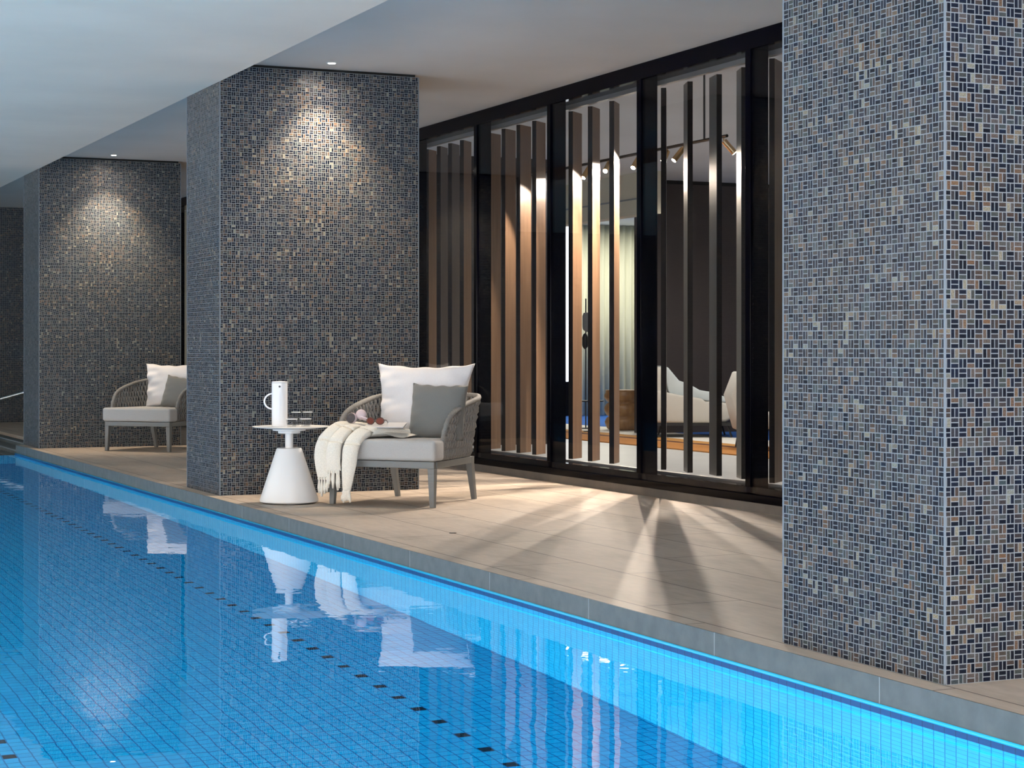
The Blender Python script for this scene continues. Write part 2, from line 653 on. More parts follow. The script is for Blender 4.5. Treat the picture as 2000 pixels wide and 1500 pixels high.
# pool basin
bm = bmesh.new()
bx(PL - 0.1, PX + 0.1, -3.1, YF + 0.1, PF - 0.1, PF, bm)
struct('floor_pool', bm, M['pool_floor'], uvmode=True, label='blue tiled pool floor with dark marker tiles')
struct('wall_pool_right', bx(PX - 0.018, PX + 0.12, -3.0, 22.37, PF, -0.128), M['pool_wall'], uvmode=True, label='light blue tiled pool wall under the deck edge')
struct('wall_pool_left', bx(PL - 0.1, PL, -3.0, YF, PF, -0.093), M['pool_wall'], uvmode=True, label='blue tiled pool wall on the far long side')
struct('wall_pool_near', bx(PL, PX, -3.1, -3.0, PF, -0.093), M['pool_wall'], uvmode=True, label='blue tiled pool wall below the camera')
struct('wall_pool_end', bx(3.0, 4.17, 22.37, 22.40, PF, -0.12), M['pool_wall'], uvmode=True, label='end of the tiled pool wall')

# entry steps at the far end
STX = [(4.17, -0.04), (4.0, -0.08), (3.77, -0.12), (3.53, -0.30), (3.2, -0.48), (2.87, -0.66)]
st = thing('pool_steps', 'blue-grey steps going down into the water at the far end of the pool', 'steps', (0, 0, 0))
for i, (x1, z) in enumerate(STX):
    x0 = STX[i + 1][0] if i + 1 < len(STX) else 2.5
    s_ = obj('step', bx(x0, x1, 22.41, YF - 0.01, PF + 0.005, z), M['coping'] if i < 3 else M['pool_wall'], st, uvmode=True)
    if z > -0.2:
        obj('step_nosing', bx(x0 - 0.006, x0 + 0.03, 22.41, YF - 0.02, z, z + 0.006), M['joint'], s_)

# water surface
bm = bmesh.new()
vs = [bm.verts.new(p) for p in ((PL + .001, -2.999, WZ), (PX - 0.0195, -2.999, WZ), (PX - 0.0195, 22.40, WZ), (3.77, 22.40, WZ), (3.77, YF - .001, WZ), (PL + .001, YF - .001, WZ))]
bm.faces.new(vs)
wt = obj('pool_water', bm, M['water'])
wt['kind'] = 'stuff'
tag(wt, 'clear blue pool water with soft ripples', 'water')
if wt.data.polygons[0].normal.z < 0:
    wt.data.flip_normals()

# walls of the hall
struct('wall_far', bx(-5.6, XW + 0.2, YF, YF + 0.15, -1.7, ZC + 0.1), M['mosaic'], uvmode=True, label='dark mosaic end wall beyond the pool')
bm = bmesh.new()
bx(-5.6, -5.4, YN, YF, -0.1, 0.9, bm)
bx(-5.6, -5.4, YN, YF, 2.9, ZB, bm)
for k in range(8):
    yy = YN + k * (YF - YN) / 7
    bx(-5.6, -5.4, max(YN, yy - 0.3), min(YF, yy + 0.3), 0.9, 2.9, bm)
struct('wall_left', bm, M['ceil_low'], label='wall with window openings across the pool')
struct('floor_left', bx(-5.6, PL - 0.1, YN, YF, -0.25, 0.0), M['deck'], label='deck on the far side of the pool')
struct('floor_near', bx(PL - 0.1, PX, YN, -3.1, -0.25, 0.0), M['deck'], label='deck behind the camera')

# ceilings
struct('ceiling', bx(-5.6, 3.828, YN, YF, ZB, ZC + 0.25), M['ceil_low'], label='light grey lowered ceiling over the pool')
struct('ceiling_deck', bx(3.828, XW + 0.25, YN, YF, ZC, ZC + 0.25), M['ceil'], label='grey plaster ceiling over the deck')

# columns
names = ('mosaic column nearest the camera at the right', 'mosaic column behind the white side table, lit by a ceiling spot',
         'mosaic column furthest back on the left, behind the second armchair')
for y0, nm in zip(CY, names):
    c = thing('mosaic_column', 'dark ' + nm, 'column', (XC + CW / 2, y0 + CL / 2, 0), 0, 'mosaic clad columns by the pool')
    hw, hl = CW / 2, CL / 2
    obj('shaft', bx(-hw, hw, -hl, hl, 0.0, ZC - 0.022), M['mosaic'], c, uvmode=True)
    obj('shadow_gap', bx(-hw + .02, hw - .02, -hl + .02, hl - .02, ZC - 0.022, ZC), M['gap'], c)
    for sx in (-1, 1):
        for sy in (-1, 1):
            bm = bmesh.new()
            box(bm, (sx * (hw + .0005), sy * (hl + .0005), (ZC - 0.022) / 2), (0.006, 0.006, ZC - 0.03))
            obj('corner_strip', bm, M['trim'], c)

# ceiling downlights in front of the columns
for (x, yy, which) in ((4.62, 13.61, 'in front of the middle mosaic column'), (4.585, 21.03, 'in front of the furthest mosaic column')):
    d = thing('downlight', 'small lit ceiling downlight ' + which, 'ceiling light', (x, yy, ZC), 0, 'recessed ceiling downlights')
    bm = bmesh.new()
    lathe(bm, [(0.030, -0.004), (0.042, -0.004), (0.042, 0.0), (0.030, 0.0), (0.030, -0.004)], 24)
    obj('ring', bm, M['white_metal'], d)
    bm = bmesh.new()
    lathe(bm, [(0.0, -0.003), (0.029, -0.003)], 20)
    obj('lens', bm, M['dl_on'], d)
    spot_light('downlight_beam', (x, yy, ZC - 0.03), (0.0, 0.15, -1.0), 86, 1.0, 290, (1.0, 0.80, 0.58), 0.03)
    spot_light('downlight_spill', (x, yy, ZC - 0.03), (0.0, 0.25, -1.0), 150, 1.0, 22, (1.0, 0.84, 0.72), 0.03)

# ------------------------------------------------------------------ window wall
struct('baseboard_right', bx(XW, XW + 0.22, YN, YF, 0.0, ZK), M['kerb'], label='low stone base under the glass wall, darkened in colour for its shade')
MUL = [15.906 + 1.59 * k for k in range(8, 0, -1)] + [15.906, 14.337, 12.738, 11.155] + [11.155 - 1.59 * k for k in range(1, 10)]
bm = bx(XW, XW + 0.24, YN, YF, 3.155, ZC)
hd = struct('trim_3', bm, M['blackmetal'], label='black head frame of the glass wall')
bm = bmesh.new()
bx(XW, XW + 0.24, YN, YF, ZK, 0.118, bm)
bx(XW + 0.03, XW + 0.24, YN, YF, 0.118, 0.165, bm)
struct('trim_4', bm, M['blackmetal'], bevel=0.004, label='black stepped sill frame of the glass wall')
bm = bx(XW + 0.17, XW + 0.21, 5.0, 20.0, 0.165, 0.178)
struct('trim_5', bm, M['rail_metal'], label='metal track at the foot of the timber fins')
bm = bx(XW + 0.17, XW + 0.21, 5.0, 20.0, 3.12, 3.155)
struct('trim_6', bm, M['rail_metal'], label='metal track at the head of the timber fins')
for i in range(len(MUL) - 1):
    yt, yb = MUL[i], MUL[i + 1]
    wn_ = bpy.data.objects.new('window_%d' % (i + 1), None)
    C.objects.link(wn_)
    wn_['kind'] = 'structure'
    wn_.location = (XW, (yt + yb) / 2, ZK)
    h = (yt - yb) / 2
    obj('mullion', bx(0.0, 0.145, h - 0.07, h, 0.103, 3.093), M['blackmetal'], wn_, bevel=0.004)
    obj('pane', bx(0.012, 0.020, -h + 0.002, h - 0.072, 0.056, 3.093), M['glass'], wn_)

# timber fins: (centre y, rotation from the pool direction in degrees, dark finish)
FINS = [
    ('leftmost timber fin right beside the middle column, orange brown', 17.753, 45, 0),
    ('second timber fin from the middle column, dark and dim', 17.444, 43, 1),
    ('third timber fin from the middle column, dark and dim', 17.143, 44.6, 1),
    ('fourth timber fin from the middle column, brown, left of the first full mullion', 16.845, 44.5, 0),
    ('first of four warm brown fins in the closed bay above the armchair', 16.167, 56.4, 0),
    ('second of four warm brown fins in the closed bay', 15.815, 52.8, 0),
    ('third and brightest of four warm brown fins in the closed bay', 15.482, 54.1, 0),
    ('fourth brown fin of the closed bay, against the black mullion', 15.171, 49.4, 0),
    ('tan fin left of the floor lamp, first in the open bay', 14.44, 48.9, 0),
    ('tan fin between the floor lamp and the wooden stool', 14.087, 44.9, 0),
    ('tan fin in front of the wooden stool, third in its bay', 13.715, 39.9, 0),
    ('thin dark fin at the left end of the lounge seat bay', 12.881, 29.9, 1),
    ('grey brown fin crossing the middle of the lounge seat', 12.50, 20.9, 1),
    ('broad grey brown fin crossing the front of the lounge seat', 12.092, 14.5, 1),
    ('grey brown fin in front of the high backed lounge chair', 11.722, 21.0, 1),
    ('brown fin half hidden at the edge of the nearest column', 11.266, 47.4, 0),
]
for lb, yy, ang, dk in FINS:
    bm = bmesh.new()
    A = math.radians(ang)
    R = Matrix.Rotation(-A, 3, 'Z')       # local +y turned towards +x by A
    box(bm, (0, 0, (3.12 - 0.178) / 2), (0.04, 0.20, 3.12 - 0.178), R)
    fn = Vector((math.cos(A), -math.sin(A), 0))
    bm.normal_update()
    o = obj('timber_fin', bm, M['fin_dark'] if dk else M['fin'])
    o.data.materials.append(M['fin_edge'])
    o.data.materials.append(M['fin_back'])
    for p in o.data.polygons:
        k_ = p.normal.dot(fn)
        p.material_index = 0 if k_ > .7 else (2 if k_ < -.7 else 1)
    o.location = (7.08 if ang < 50 else 7.075, yy, 0.178)
    tag(o, lb, 'fin', 'vertical timber fins behind the glass wall')

# ------------------------------------------------------------------ lounge behind the glass
struct('floor_lounge', bx(XW + 0.20, 17.0, 3.0, 30.0, -0.25, 0.0), M['in_floor'], label='pale grey tiled lounge floor')
struct('ceiling_lounge', bx(XW + 0.25, 17.0, 3.0, 30.0, 3.33, 3.5), M['ceil_in'], label='grey lounge ceiling')
bw = struct('wall_lounge_back', bx(11.65, 16.0, 21.8, 22.0, 0.0125, 3.30), M['brown_wall'], label='dark brown lounge wall behind the seats')
struct('trim_7', bx(11.65, 16.0, 21.79, 22.0, 3.285, 3.33), M['gap'], label='black shadow line above the brown wall')
struct('wall_lounge_partition', bx(XW + 0.25, 9.5, 20.0, 20.15, 0.0, 3.33), M['dark_wall'], label='near black partition behind the closed fins')
struct('wall_lounge_right', bx(16.9, 17.0, 3.0, 30.0, 0.0, 3.33), M['cream_wall'], label='cream lounge wall')
struct('wall_lounge_far', bx(XW + 0.25, 17.0, 29.9, 30.0, 0.0, 3.33), M['cream_wall'], label='far lounge wall')
struct('wall_lounge_near', bx(XW + 0.25, 17.0, 3.0, 3.1, 0.0, 3.33), M['cream_wall'], label='near lounge wall')
struct('wall_lounge_bulkhead', bx(11.15, 11.35, 20.7, 29.9, 2.80, 3.33), M['cream_wall'], label='cream bulkhead over the lounge opening')
struct('trim_8', bx(11.143, 11.15, 20.7, 29.9, 2.99, 3.01), M['greyshade'], label='thin dark joint across the bulkhead')
struct('ceiling_nook', bx(11.35, 16.9, 22.0, 29.9, 3.18, 3.25), M['ceil_in'], label='pale ceiling of the window nook')
# curtains on the far side of the nook: pleated drop
def pleats(x0, x1, yc, z0, z1, n, amp):
    b = bmesh.new()
    surf(b, lambda u, v: Vector((x0 + (x1 - x0) * u, yc + amp * math.sin(u * n * 2 * PI), z0 + (z1 - z0) * v)), n * 8, 1)
    return b
cu = obj('curtain', pleats(13.75, 15.3, 28.0, 0.02, 3.17, 12, 0.03), M['curtain'], smooth=True, solid=0.004)
tag(cu, 'pale greenish curtain hanging at the back of the lounge', 'curtain')
cu = obj('curtain', pleats(15.36, 16.4, 28.0, 0.02, 3.17, 9, 0.03), M['curtain'], smooth=True, solid=0.004)
tag(cu, 'blue-grey curtain right of the thin black post at the back', 'curtain')
tag(obj('window_post', bx(15.31, 15.35, 27.96, 28.04, 0.0, 3.17), M['blackmetal']), 'thin black vertical post between the two curtains', 'post')
wd = bpy.data.objects.new('window_40', None)
C.objects.link(wd)
wd['kind'] = 'structure'
obj('pane', bx(13.3, 13.72, 28.02, 28.05, 0.58, 3.17), M['day'], wd, label='bright daylit pane')
obj('frame', bx(13.25, 13.75, 28.03, 28.08, 0.0, 0.58), M['blackmetal'], wd)

tag(obj('rug', bx(10.2, 14.6, 14.5, 28.5, 0.0, 0.012), M['rug']), 'orange, white and blue striped rug on the lounge floor', 'rug')

# pendant track with spot heads
RZ, RX = 2.80, 7.7
tk = thing('track_light', 'black linear pendant rail with small brass spot heads in the lounge', 'ceiling light', (RX, 14.5, 3.33))
bm = bmesh.new()
tube(bm, [(0, -1.53, RZ - 3.33), (0, 2.6, RZ - 3.33)], 0.013, 10)
obj('rail', bm, M['black'], tk)
for yy in (-1.17, 1.8):
    bm = bmesh.new()
    tube(bm, [(0, yy, RZ - 3.33), (0, yy, 0)], 0.009, 8)
    obj('rod', bm, M['black'], tk)
# (y, aim direction)
HEADS = [(15.41, (-0.60, -0.20, -0.78), 190), (15.02, (-0.60, -0.58, -0.62), 160), (14.45, (-0.62, -0.30, -0.75), 330), (13.95, (-0.62, -0.55, -0.70), 400),
         (13.68, (-0.66, 0.05, -0.78), 380), (13.02, (0.60, -0.27, -0.75), 50)]
for yy, dr, pw_ in HEADS:
    d = Vector(dr).normalized()
    p0 = Vector((0, yy - 14.5, RZ - 3.33 - 0.035))
    p1 = p0 + d * 0.13
    bm = bmesh.new()
    tube(bm, [p0, p1], 0.024, 14)
    tube(bm, [p0 + Vector((0, 0, 0.03)), p0], 0.006, 6)
    h_ = obj('spot_head', bm, M['brass'], tk)
    bm = bmesh.new()
    tube(bm, [p1 + d * 0.0005, p1 + d * 0.002], 0.020, 14)
    obj('lens', bm, M['lamp_on'], h_)
    wp = Vector((RX, 14.5, 3.33)) + p1 + d * 0.02
    spot_light('track_beam', wp, d, 98, 0.30, pw_, (1.0, 0.82, 0.64), 0.006)
# general lounge light: bare fill lamps added over the seats and the nook
for lx in (9.6, 11.4):
    for ly in (15.2, 17.4, 19.6):
        spot_light('lounge_fill_spot', (lx, ly, 3.30), (0, 0, -1), 150, 0.6, 150, (1.0, 0.93, 0.82), 0.05)
area_light('nook_fill_light', (13.8, 25.5, 3.12), (0, 0, 0), 3.0, 4.0, 210, (1.0, 0.95, 0.80))


# lounge seat (side on), built from a rounded side profile
def lounge_profile(bm, pts, w0, w1, n_in=0.03):
    a = [bm.verts.new((x, w0, z)) for x, z in pts]
    b = [bm.verts.new((x, w1, z)) for x, z in pts]
    n = len(pts)
    for i in range(n):
        j = (i + 1) % n
        bm.faces.new((a[i], a[j], b[j], b[i]))
    bm.faces.new(a[::-1])
    bm.faces.new(b)


ls = thing('lounge_chair', 'low oatmeal lounge chair with pale throw and thin black legs, seen side on', 'chair', (11.86, 20.78, 0), math.radians(-24))
lounge_s = []
for s, nm in ((-1, 'arm'), (1, 'arm')):
    bm = bmesh.new()
    lounge_profile(bm, [(-.52, .20), (.20, .20), (.26, .33), (.05, .50), (-.20, .54), (-.50, .60), (-.55, .45)], s * .36 - .05, s * .36 + .05)
    obj('arm', bm, M['sofa'], ls, bevel=0.03, seg=3, smooth=True)
bm = bmesh.new()
lounge_profile(bm, [(-.45, .20), (.36, .20), (.46, .26), (.49, .36), (.40, .44), (.20, .47), (-.40, .42)], -.31, .31)
obj('seat_cushion', bm, M['sofa'], ls, bevel=0.04, seg=4, smooth=True)
bm = bmesh.new()
lounge_profile(bm, [(-.60, .22), (-.42, .22), (-.36, .50), (-.42, .88), (-.50, .90), (-.60, .60)], -.38, .38)
obj('backrest', bm, M['sofa'], ls, bevel=0.04, seg=4, smooth=True)
bm = bmesh.new()
bx(-.55, .42, -.38, .38, .16, .20, bm)
obj('frame', bm, M['black'], ls)
for px_, py_ in ((-.38, -.34), (.38, -.34), (-.38, .34), (.38, .34)):
    bm = bmesh.new()
    tube(bm, [(px_, py_, .17), (px_ * 1.12, py_ * 1.08, 0.017)], 0.012, 8)
    obj('leg', bm, M['black'], ls)
bm = bmesh.new()
lounge_profile(bm, [(-.47, .905), (-.36, .89), (-.22, .72), (-.10, .68), (.04, .60), (.22, .57), (.40, .50), (.44, .44), (.10, .47), (-.30, .47), (-.36, .60), (-.42, .86)], -.30, .12)
bl = obj('folded_throw', bm, M['blanket'], None, smooth=True, bevel=0.025, seg=3)
bl.location = (11.86, 20.78, 0)
bl.rotation_euler = (0, 0, math.radians(-24))
tag(bl, 'pale grey throw draped over the oatmeal lounge chair', 'throw')

hc = thing('high_back_chair', 'cream angular high backed lounge chair half hidden behind a fin', 'chair', (11.19, 17.88, 0), math.radians(-24))
bm = bmesh.new()
lounge_profile(bm, [(-.40, .22), (-.30, .20), (-.22, .45), (-.32, .86), (-.40, .86), (-.50, .60)], -.34, .34)
obj('backrest', bm, M['sofa'], hc, bevel=0.02, seg=3, smooth=True)
bm = bmesh.new()
lounge_profile(bm, [(-.36, .24), (.34, .24), (.36, .40), (-.30, .42)], -.32, .32)
obj('seat_cushion', bm, M['sofa'], hc, bevel=0.03, seg=3, smooth=True)
for px_, py_ in ((-.33, -.28), (.28, -.28), (-.33, .28), (.28, .28)):
    bm = bmesh.new()
    tube(bm, [(px_, py_, .24), (px_ * 1.1, py_ * 1.1, 0.017)], 0.011, 8)
    obj('leg', bm, M['black'], hc)

# turned wooden stool
bm = bmesh.new()
pr = [(0, 0), (.20, 0), (.235, .02), (.26, .07), (.27, .11), (.25, .16), (.215, .185), (.25, .21), (.275, .26), (.275, .31), (.25, .355),
      (.215, .375), (.25, .40), (.275, .44), (.275, .48), (.26, .51), (.26, .545), (.0, .545)]
lathe(bm, pr, 40)
sw = obj('wooden_stool', bm, M['stoolwood'], smooth=True)
sw.location = (11.95, 22.85, 0.012)
tag(sw, 'scalloped turned wooden stool on the rug in the lounge', 'stool')

# slim floor lamp
fl = thing('floor_lamp', 'slim black floor lamp with two small grey shades behind the open bay', 'lamp', (11.66, 23.45, 0.012))
bm = bmesh.new()
tube(bm, [(0, 0, 0.01), (0, 0, 1.80)], 0.010, 8)
obj('pole', bm, M['black'], fl)
bm = bmesh.new()
lathe(bm, [(0, 0), (.14, 0), (.14, .012), (0, .012)], 28)
obj('base', bm, M['black'], fl)
bm = bmesh.new()
lathe(bm, [(.02, 1.34), (.055, 1.37), (.065, 1.40), (.065, 1.56), (.05, 1.60), (.02, 1.61)], 24, (.02, 0, 0))
obj('lamp_shade', bm, M['greyshade'], fl, smooth=True)
bm = bmesh.new()
lathe(bm, [(.01, 1.10), (.035, 1.13), (.042, 1.16), (.042, 1.26), (.03, 1.30), (.01, 1.32)], 24, (-.01, 0, 0))
obj('lamp_shade', bm, M['black'], fl, smooth=True)
ot = thing('occasional_table', 'small black pedestal table beside the floor lamp', 'table', (11.30, 22.55, 0.013))
bm = bmesh.new()
lathe(bm, [(0, .40), (.16, .40), (.16, .415), (0, .415)], 28)
obj('tabletop', bm, M['black'], ot)
bm = bmesh.new()
tube(bm, [(0, 0, .01), (0, 0, .40)], 0.012, 8)
obj('pole', bm, M['black'], ot)
bm = bmesh.new()
lathe(bm, [(0, 0), (.11, 0), (.11, .01), (0, .01)], 24)
obj('base', bm, M['black'], ot)

# ------------------------------------------------------------------ armchair
def lerp(a, b, t):
    return a + (b - a) * t


def rr_path(hx_f, hx_b, yf, yb, rad, n=64):
    """open U path: left front -> back -> right front, list of (x,y), parametrised by length"""
    P = []
    P.append(Vector((-hx_f, yf)))
    m = 10
    for i in range(1, m + 1):
        t = i / m
        P.append(Vector((lerp(-hx_f, -hx_b, t), lerp(yf, yb - rad, t))))
    for i in range(1, 9):
        a = PI - (PI / 2) * i / 8
        P.append(Vector((-hx_b + rad + rad * math.cos(a), yb - rad + rad * math.sin(a))))
    for i in range(1, 9):
        P.append(Vector((lerp(-hx_b + rad, hx_b - rad, i / 8), yb)))
    Q = [Vector((-p.x, p.y)) for p in P[:-8][::-1]]
    P += Q
    # resample
    d = [0]
    for a, b in zip(P, P[1:]):
        d.append(d[-1] + (b - a).length)
    L = d[-1]
    out = []
    k = 0
    for i in range(n + 1):
        s = L * i / n
        while k < len(P) - 2 and d[k + 1] < s:
            k += 1
        q = 0 if d[k + 1] == d[k] else (s - d[k]) / (d[k + 1] - d[k])
        out.append(P[k].lerp(P[k + 1], min(1, max(0, q))))
    return out


NR = 84
BOT = rr_path(.405, .335, -.275, .385, .10, NR)
TOP = rr_path(.445, .440, -.275, .430, .22, NR)


def rim_z(i):
    s = min(i, NR - i) / NR            # 0 at the front ends, .5 at the back centre
    pts = [(0, .50), (.020, .585), (.045, .633), (.075, .662), (.12, .69), (.20, .725), (.30, .76), (.5, .775)]
    for (a, za), (b, zb) in zip(pts, pts[1:]):
        if s <= b:
            return lerp(za, zb, (s - a) / (b - a))
    return pts[-1][1]


def make_armchair(label, loc, rz):
    t = thing('armchair', label, 'chair', loc, rz, 'rope back armchairs on the pool deck')
    # base frame
    bm = bmesh.new()
    Z0, Z1 = .272, .320
    fx, bxx, fy, by = .42, .345, -.42, .375
    w = .045
    hexa(bm, [(-fx, fy, Z0), (fx, fy, Z0), (fx - .004, fy + w, Z0), (-fx + .004, fy + w, Z0)], [(-fx, fy, Z1), (fx, fy, Z1), (fx - .004, fy + w, Z1), (-fx + .004, fy + w, Z1)])
    hexa(bm, [(-bxx, by - w, Z0), (bxx, by - w, Z0), (bxx, by, Z0), (-bxx, by, Z0)], [(-bxx, by - w, Z1), (bxx, by - w, Z1), (bxx, by, Z1), (-bxx, by, Z1)])
    for s in (-1, 1):
        q = [(s * fx, fy + w), (s * bxx, by - w), (s * (bxx - w), by - w), (s * (fx - w), fy + w)]
        hexa(bm, [(*p, Z0) for p in q], [(*p, Z1) for p in q])
    obj('seat_frame', bm, M['chair_frame'], t, bevel=0.003)
    for s in (-1, 1):
        bm = bmesh.new()
        hexa(bm, [(s * .42, -.42, 0.0), (s * .385, -.42, 0.0), (s * .385, -.385, 0.0), (s * .42, -.385, 0.0)],
             [(s * .42, -.42, Z0), (s * .368, -.42, Z0), (s * .368, -.368, Z0), (s * .42, -.368, Z0)])
        obj('leg', bm, M['chair_frame'], t, bevel=0.003)
        bm = bmesh.new()
        hexa(bm, [(s * .335, .44, 0.0), (s * .303, .44, 0.0), (s * .303, .405, 0.0), (s * .335, .405, 0.0)],
             [(s * .345, .375, Z0), (s * .295, .375, Z0), (s * .295, .325, Z0), (s * .345, .325, Z0)])
        obj('leg', bm, M['chair_frame'], t, bevel=0.003)
    # boxy seat cushion with rounded edges
    bm = bmesh.new()
    OUT = [(-.438, -.445), (.438, -.445), (.438, -.29), (.385, -.27), (.325, .33), (-.325, .33), (-.385, -.27), (-.438, -.29)]
    lo_ = [bm.verts.new((x, y, .324)) for x, y in OUT]
    hi_ = [bm.verts.new((x, y, .470)) for x, y in OUT]
    bm.faces.new(lo_[::-1])
    bm.faces.new(hi_)
    for i in range(8):
        bm.faces.new((lo_[i], lo_[(i + 1) % 8], hi_[(i + 1) % 8], hi_[i]))
    obj('seat_cushion', bm, M['seat_fab'], t, smooth=True, bevel=0.026, seg=5)
    # woven rope shell
    bm = bmesh.new()
    for i in range(NR + 1):
        zt = rim_z(i)
        b, tp = BOT[i], TOP[i]
        pts, rr = [], []
        nseg = 12
        # outward direction
        a, c = TOP[max(0, i - 1)], TOP[min(NR, i + 1)]
        dd = (c - a).normalized()
        out = Vector((-dd.y, dd.x))
        for k in range(nseg + 1):
            f = k / nseg
            z = lerp(.325, zt, f)
            ff = (z - .325) / (.775 - .325)
            p = b.lerp(tp, ff ** .9)
            wv =   .014 * math.sin(z * 2 * PI / .115 + (PI if i % 2 else 0)) * (1 if 0 < k < nseg else 0)
            p = p + out * wv
            pts.append((p.x, p.y, z))
        tube(bm, pts, .0108, 6)
    obj('woven_backrest', bm, M['rope'], t, smooth=True)
    # rim wrapped in rope
    bm = bmesh.new()
    pts = []
    for i in range(NR + 1):
        z = rim_z(i)
        ff = (z - .325) / .45
        p = BOT[i].lerp(TOP[i], ff ** .9)
        pts.append((p.x, p.y, z))
    lo = [(BOT[0].lerp(TOP[0], ((z - .325) / .45) ** .9 if z > .325 else 0), z) for z in (.325, .40, .45)]
    pts = [(p.x, p.y, z) for p, z in lo] + pts + [(-p.x, p.y, z) for p, z in lo[::-1]]
    fine, rad = [], []
    for a, b in zip(pts, pts[1:]):
        for q in (0, .5):
            fine.append(Vector(a).lerp(Vector(b), q))
            rad.append(.0165 if q == 0 else .0215)
    fine.append(Vector(pts[-1]))
    rad.append(.015)
    tube(bm, fine, rad, 8)
    obj('wrapped_rim', bm, M['rope'], t, smooth=True)
    return t


def copy_tree(o, parent=None):
    c = o.copy()
    C.objects.link(c)
    c.parent = parent
    for ch in list(o.children):
        copy_tree(ch, c)
    return c


CH1 = (Vector((4.9363, 12.8064, 0)), math.radians(-49.1))
CH2 = (Vector((5.003, 20.654, 0)), math.radians(-47.6))
ch1 = make_armchair('grey rope back armchair beside the white side table, with the cream throw on its seat', CH1[0], CH1[1])
ch2 = copy_tree(ch1)
ch2.location = CH2[0]
ch2.rotation_euler = (0, 0, CH2[1])
ch2['label'] = 'grey rope back armchair further back, half hidden by the middle mosaic column'


def cushion_mesh(wd, ht, th, pinch=.07, taper=0.0, seed=0, n=28, wrinkle=.010):
    rnd = random.Random(seed)
    ph = [rnd.uniform(0, 6.28) for _ in range(8)]
    bm = bmesh.new()
    def f(u, v, s):
        x, z = (u - .5) * 2, (v - .5) * 2
        # edges pull in between pointed corners
        sx = 1 - pinch * (1 - z ** 2)
        sz = 1 - pinch * 1.3 * (1 - x ** 2)
        prof = max(0.0, (1 - x ** 4) * (1 - z ** 4)) ** .55
        y = s * th / 2 * prof
        edge = (abs(x) ** 3 + abs(z) ** 3)
        y += s * wrinkle * prof ** .3 * (math.sin(9 * z + 4 * x + ph[0]) * abs(x) ** 2 + math.sin(11 * x + 3 * z + ph[1]) * abs(z) ** 2 * .7
                                       + .6 * math.sin(17 * z - 6 * x + ph[2]) * max(0, -x) ** 2)
        if abs(x) > .999 or abs(z) > .999:
            y = 0
        return Vector((x * wd / 2 * sx * (1 - taper * (1 - v)), y, z * ht / 2 * sz + .004 * math.sin(12 * x + ph[3]) * (abs(z) > .98)))
    A = surf(bm, lambda u, v: f(u, v, 1), n, n)
    B = surf(bm, lambda u, v: f(u, v, -1), n, n)
    bmesh.ops.remove_doubles(bm, verts=bm.verts, dist=1e-5)
    return bm


def on_chair(o, ch, x, y, z, tilt=0.0, yaw=0.0, roll=0.0):
    base, rz = ch
    p = Matrix.Rotation(rz, 3, 'Z') @ Vector((x, y, z)) + base
    o.location = p
    o.rotation_euler = (Matrix.Rotation(rz + yaw, 3, 'Z') @ Matrix.Rotation(tilt, 3, 'X') @ Matrix.Rotation(roll, 3, 'Y')).to_euler()


def place_cushions(ch, wherew, whereg, s1, s2, wp, gp):
    o = obj('scatter_cushion', cushion_mesh(*wp, seed=s1, pinch=.085, taper=.13, wrinkle=.015, n=40), M['pillow_white'], smooth=True)
    on_chair(o, ch, *wherew[:3], tilt=wherew[3], yaw=wherew[4], roll=wherew[5])
    tag(o, wherew[6], 'cushion', 'cushions on the armchairs')
    o = obj('scatter_cushion', cushion_mesh(*gp, seed=s2, pinch=.045, wrinkle=.004), M['pillow_grey'], smooth=True)
    on_chair(o, ch, *whereg[:3], tilt=whereg[3], yaw=whereg[4], roll=whereg[5])
    tag(o, whereg[6], 'cushion', 'cushions on the armchairs')


place_cushions(CH1, (.052, .12, .735, -.18, 0, 0, 'large white cushion on the armchair nearest the side table'),
               (.238, -.005, .655, -.16, -.05, .02, 'smaller grey cushion leaning on the white one beside the throw'), 1, 2, (.80, .54, .15), (.46, .40, .13))
place_cushions(CH2, (.06, .17, .705, -.16, 0, 0, 'large white cushion on the armchair behind the middle column'),
               (.25, .03, .625, -.25, 0, .14, 'smaller grey cushion on the armchair behind the middle column'), 3, 4, (.74, .50, .16), (.42, .36, .12))

# ------------------------------------------------------------------ throw on the first chair
R1 = Matrix.Rotation(CH1[1], 3, 'Z')
th = thing('throw_blanket', 'cream cotton throw with knotted fringe hanging over the front of the armchair', 'throw', CH1[0], CH1[1])


def bez(p, t):
    while len(p) > 1:
        p = [a.lerp(b, t) for a, b in zip(p, p[1:])]
    return p[0]


def cat(pts, t):
    n = len(pts) - 1
    s = min(t * n, n - 1e-6)
    i = int(s)
    f = s - i
    p0, p1, p2, p3 = pts[max(i - 1, 0)], pts[i], pts[i + 1], pts[min(i + 2, n)]
    return 0.5 * ((2 * p1) + (p2 - p0) * f + (2 * p0 - 5 * p1 + 4 * p2 - p3) * f * f + (3 * p1 - p0 - 3 * p2 + p3) * f ** 3)


V3 = Vector
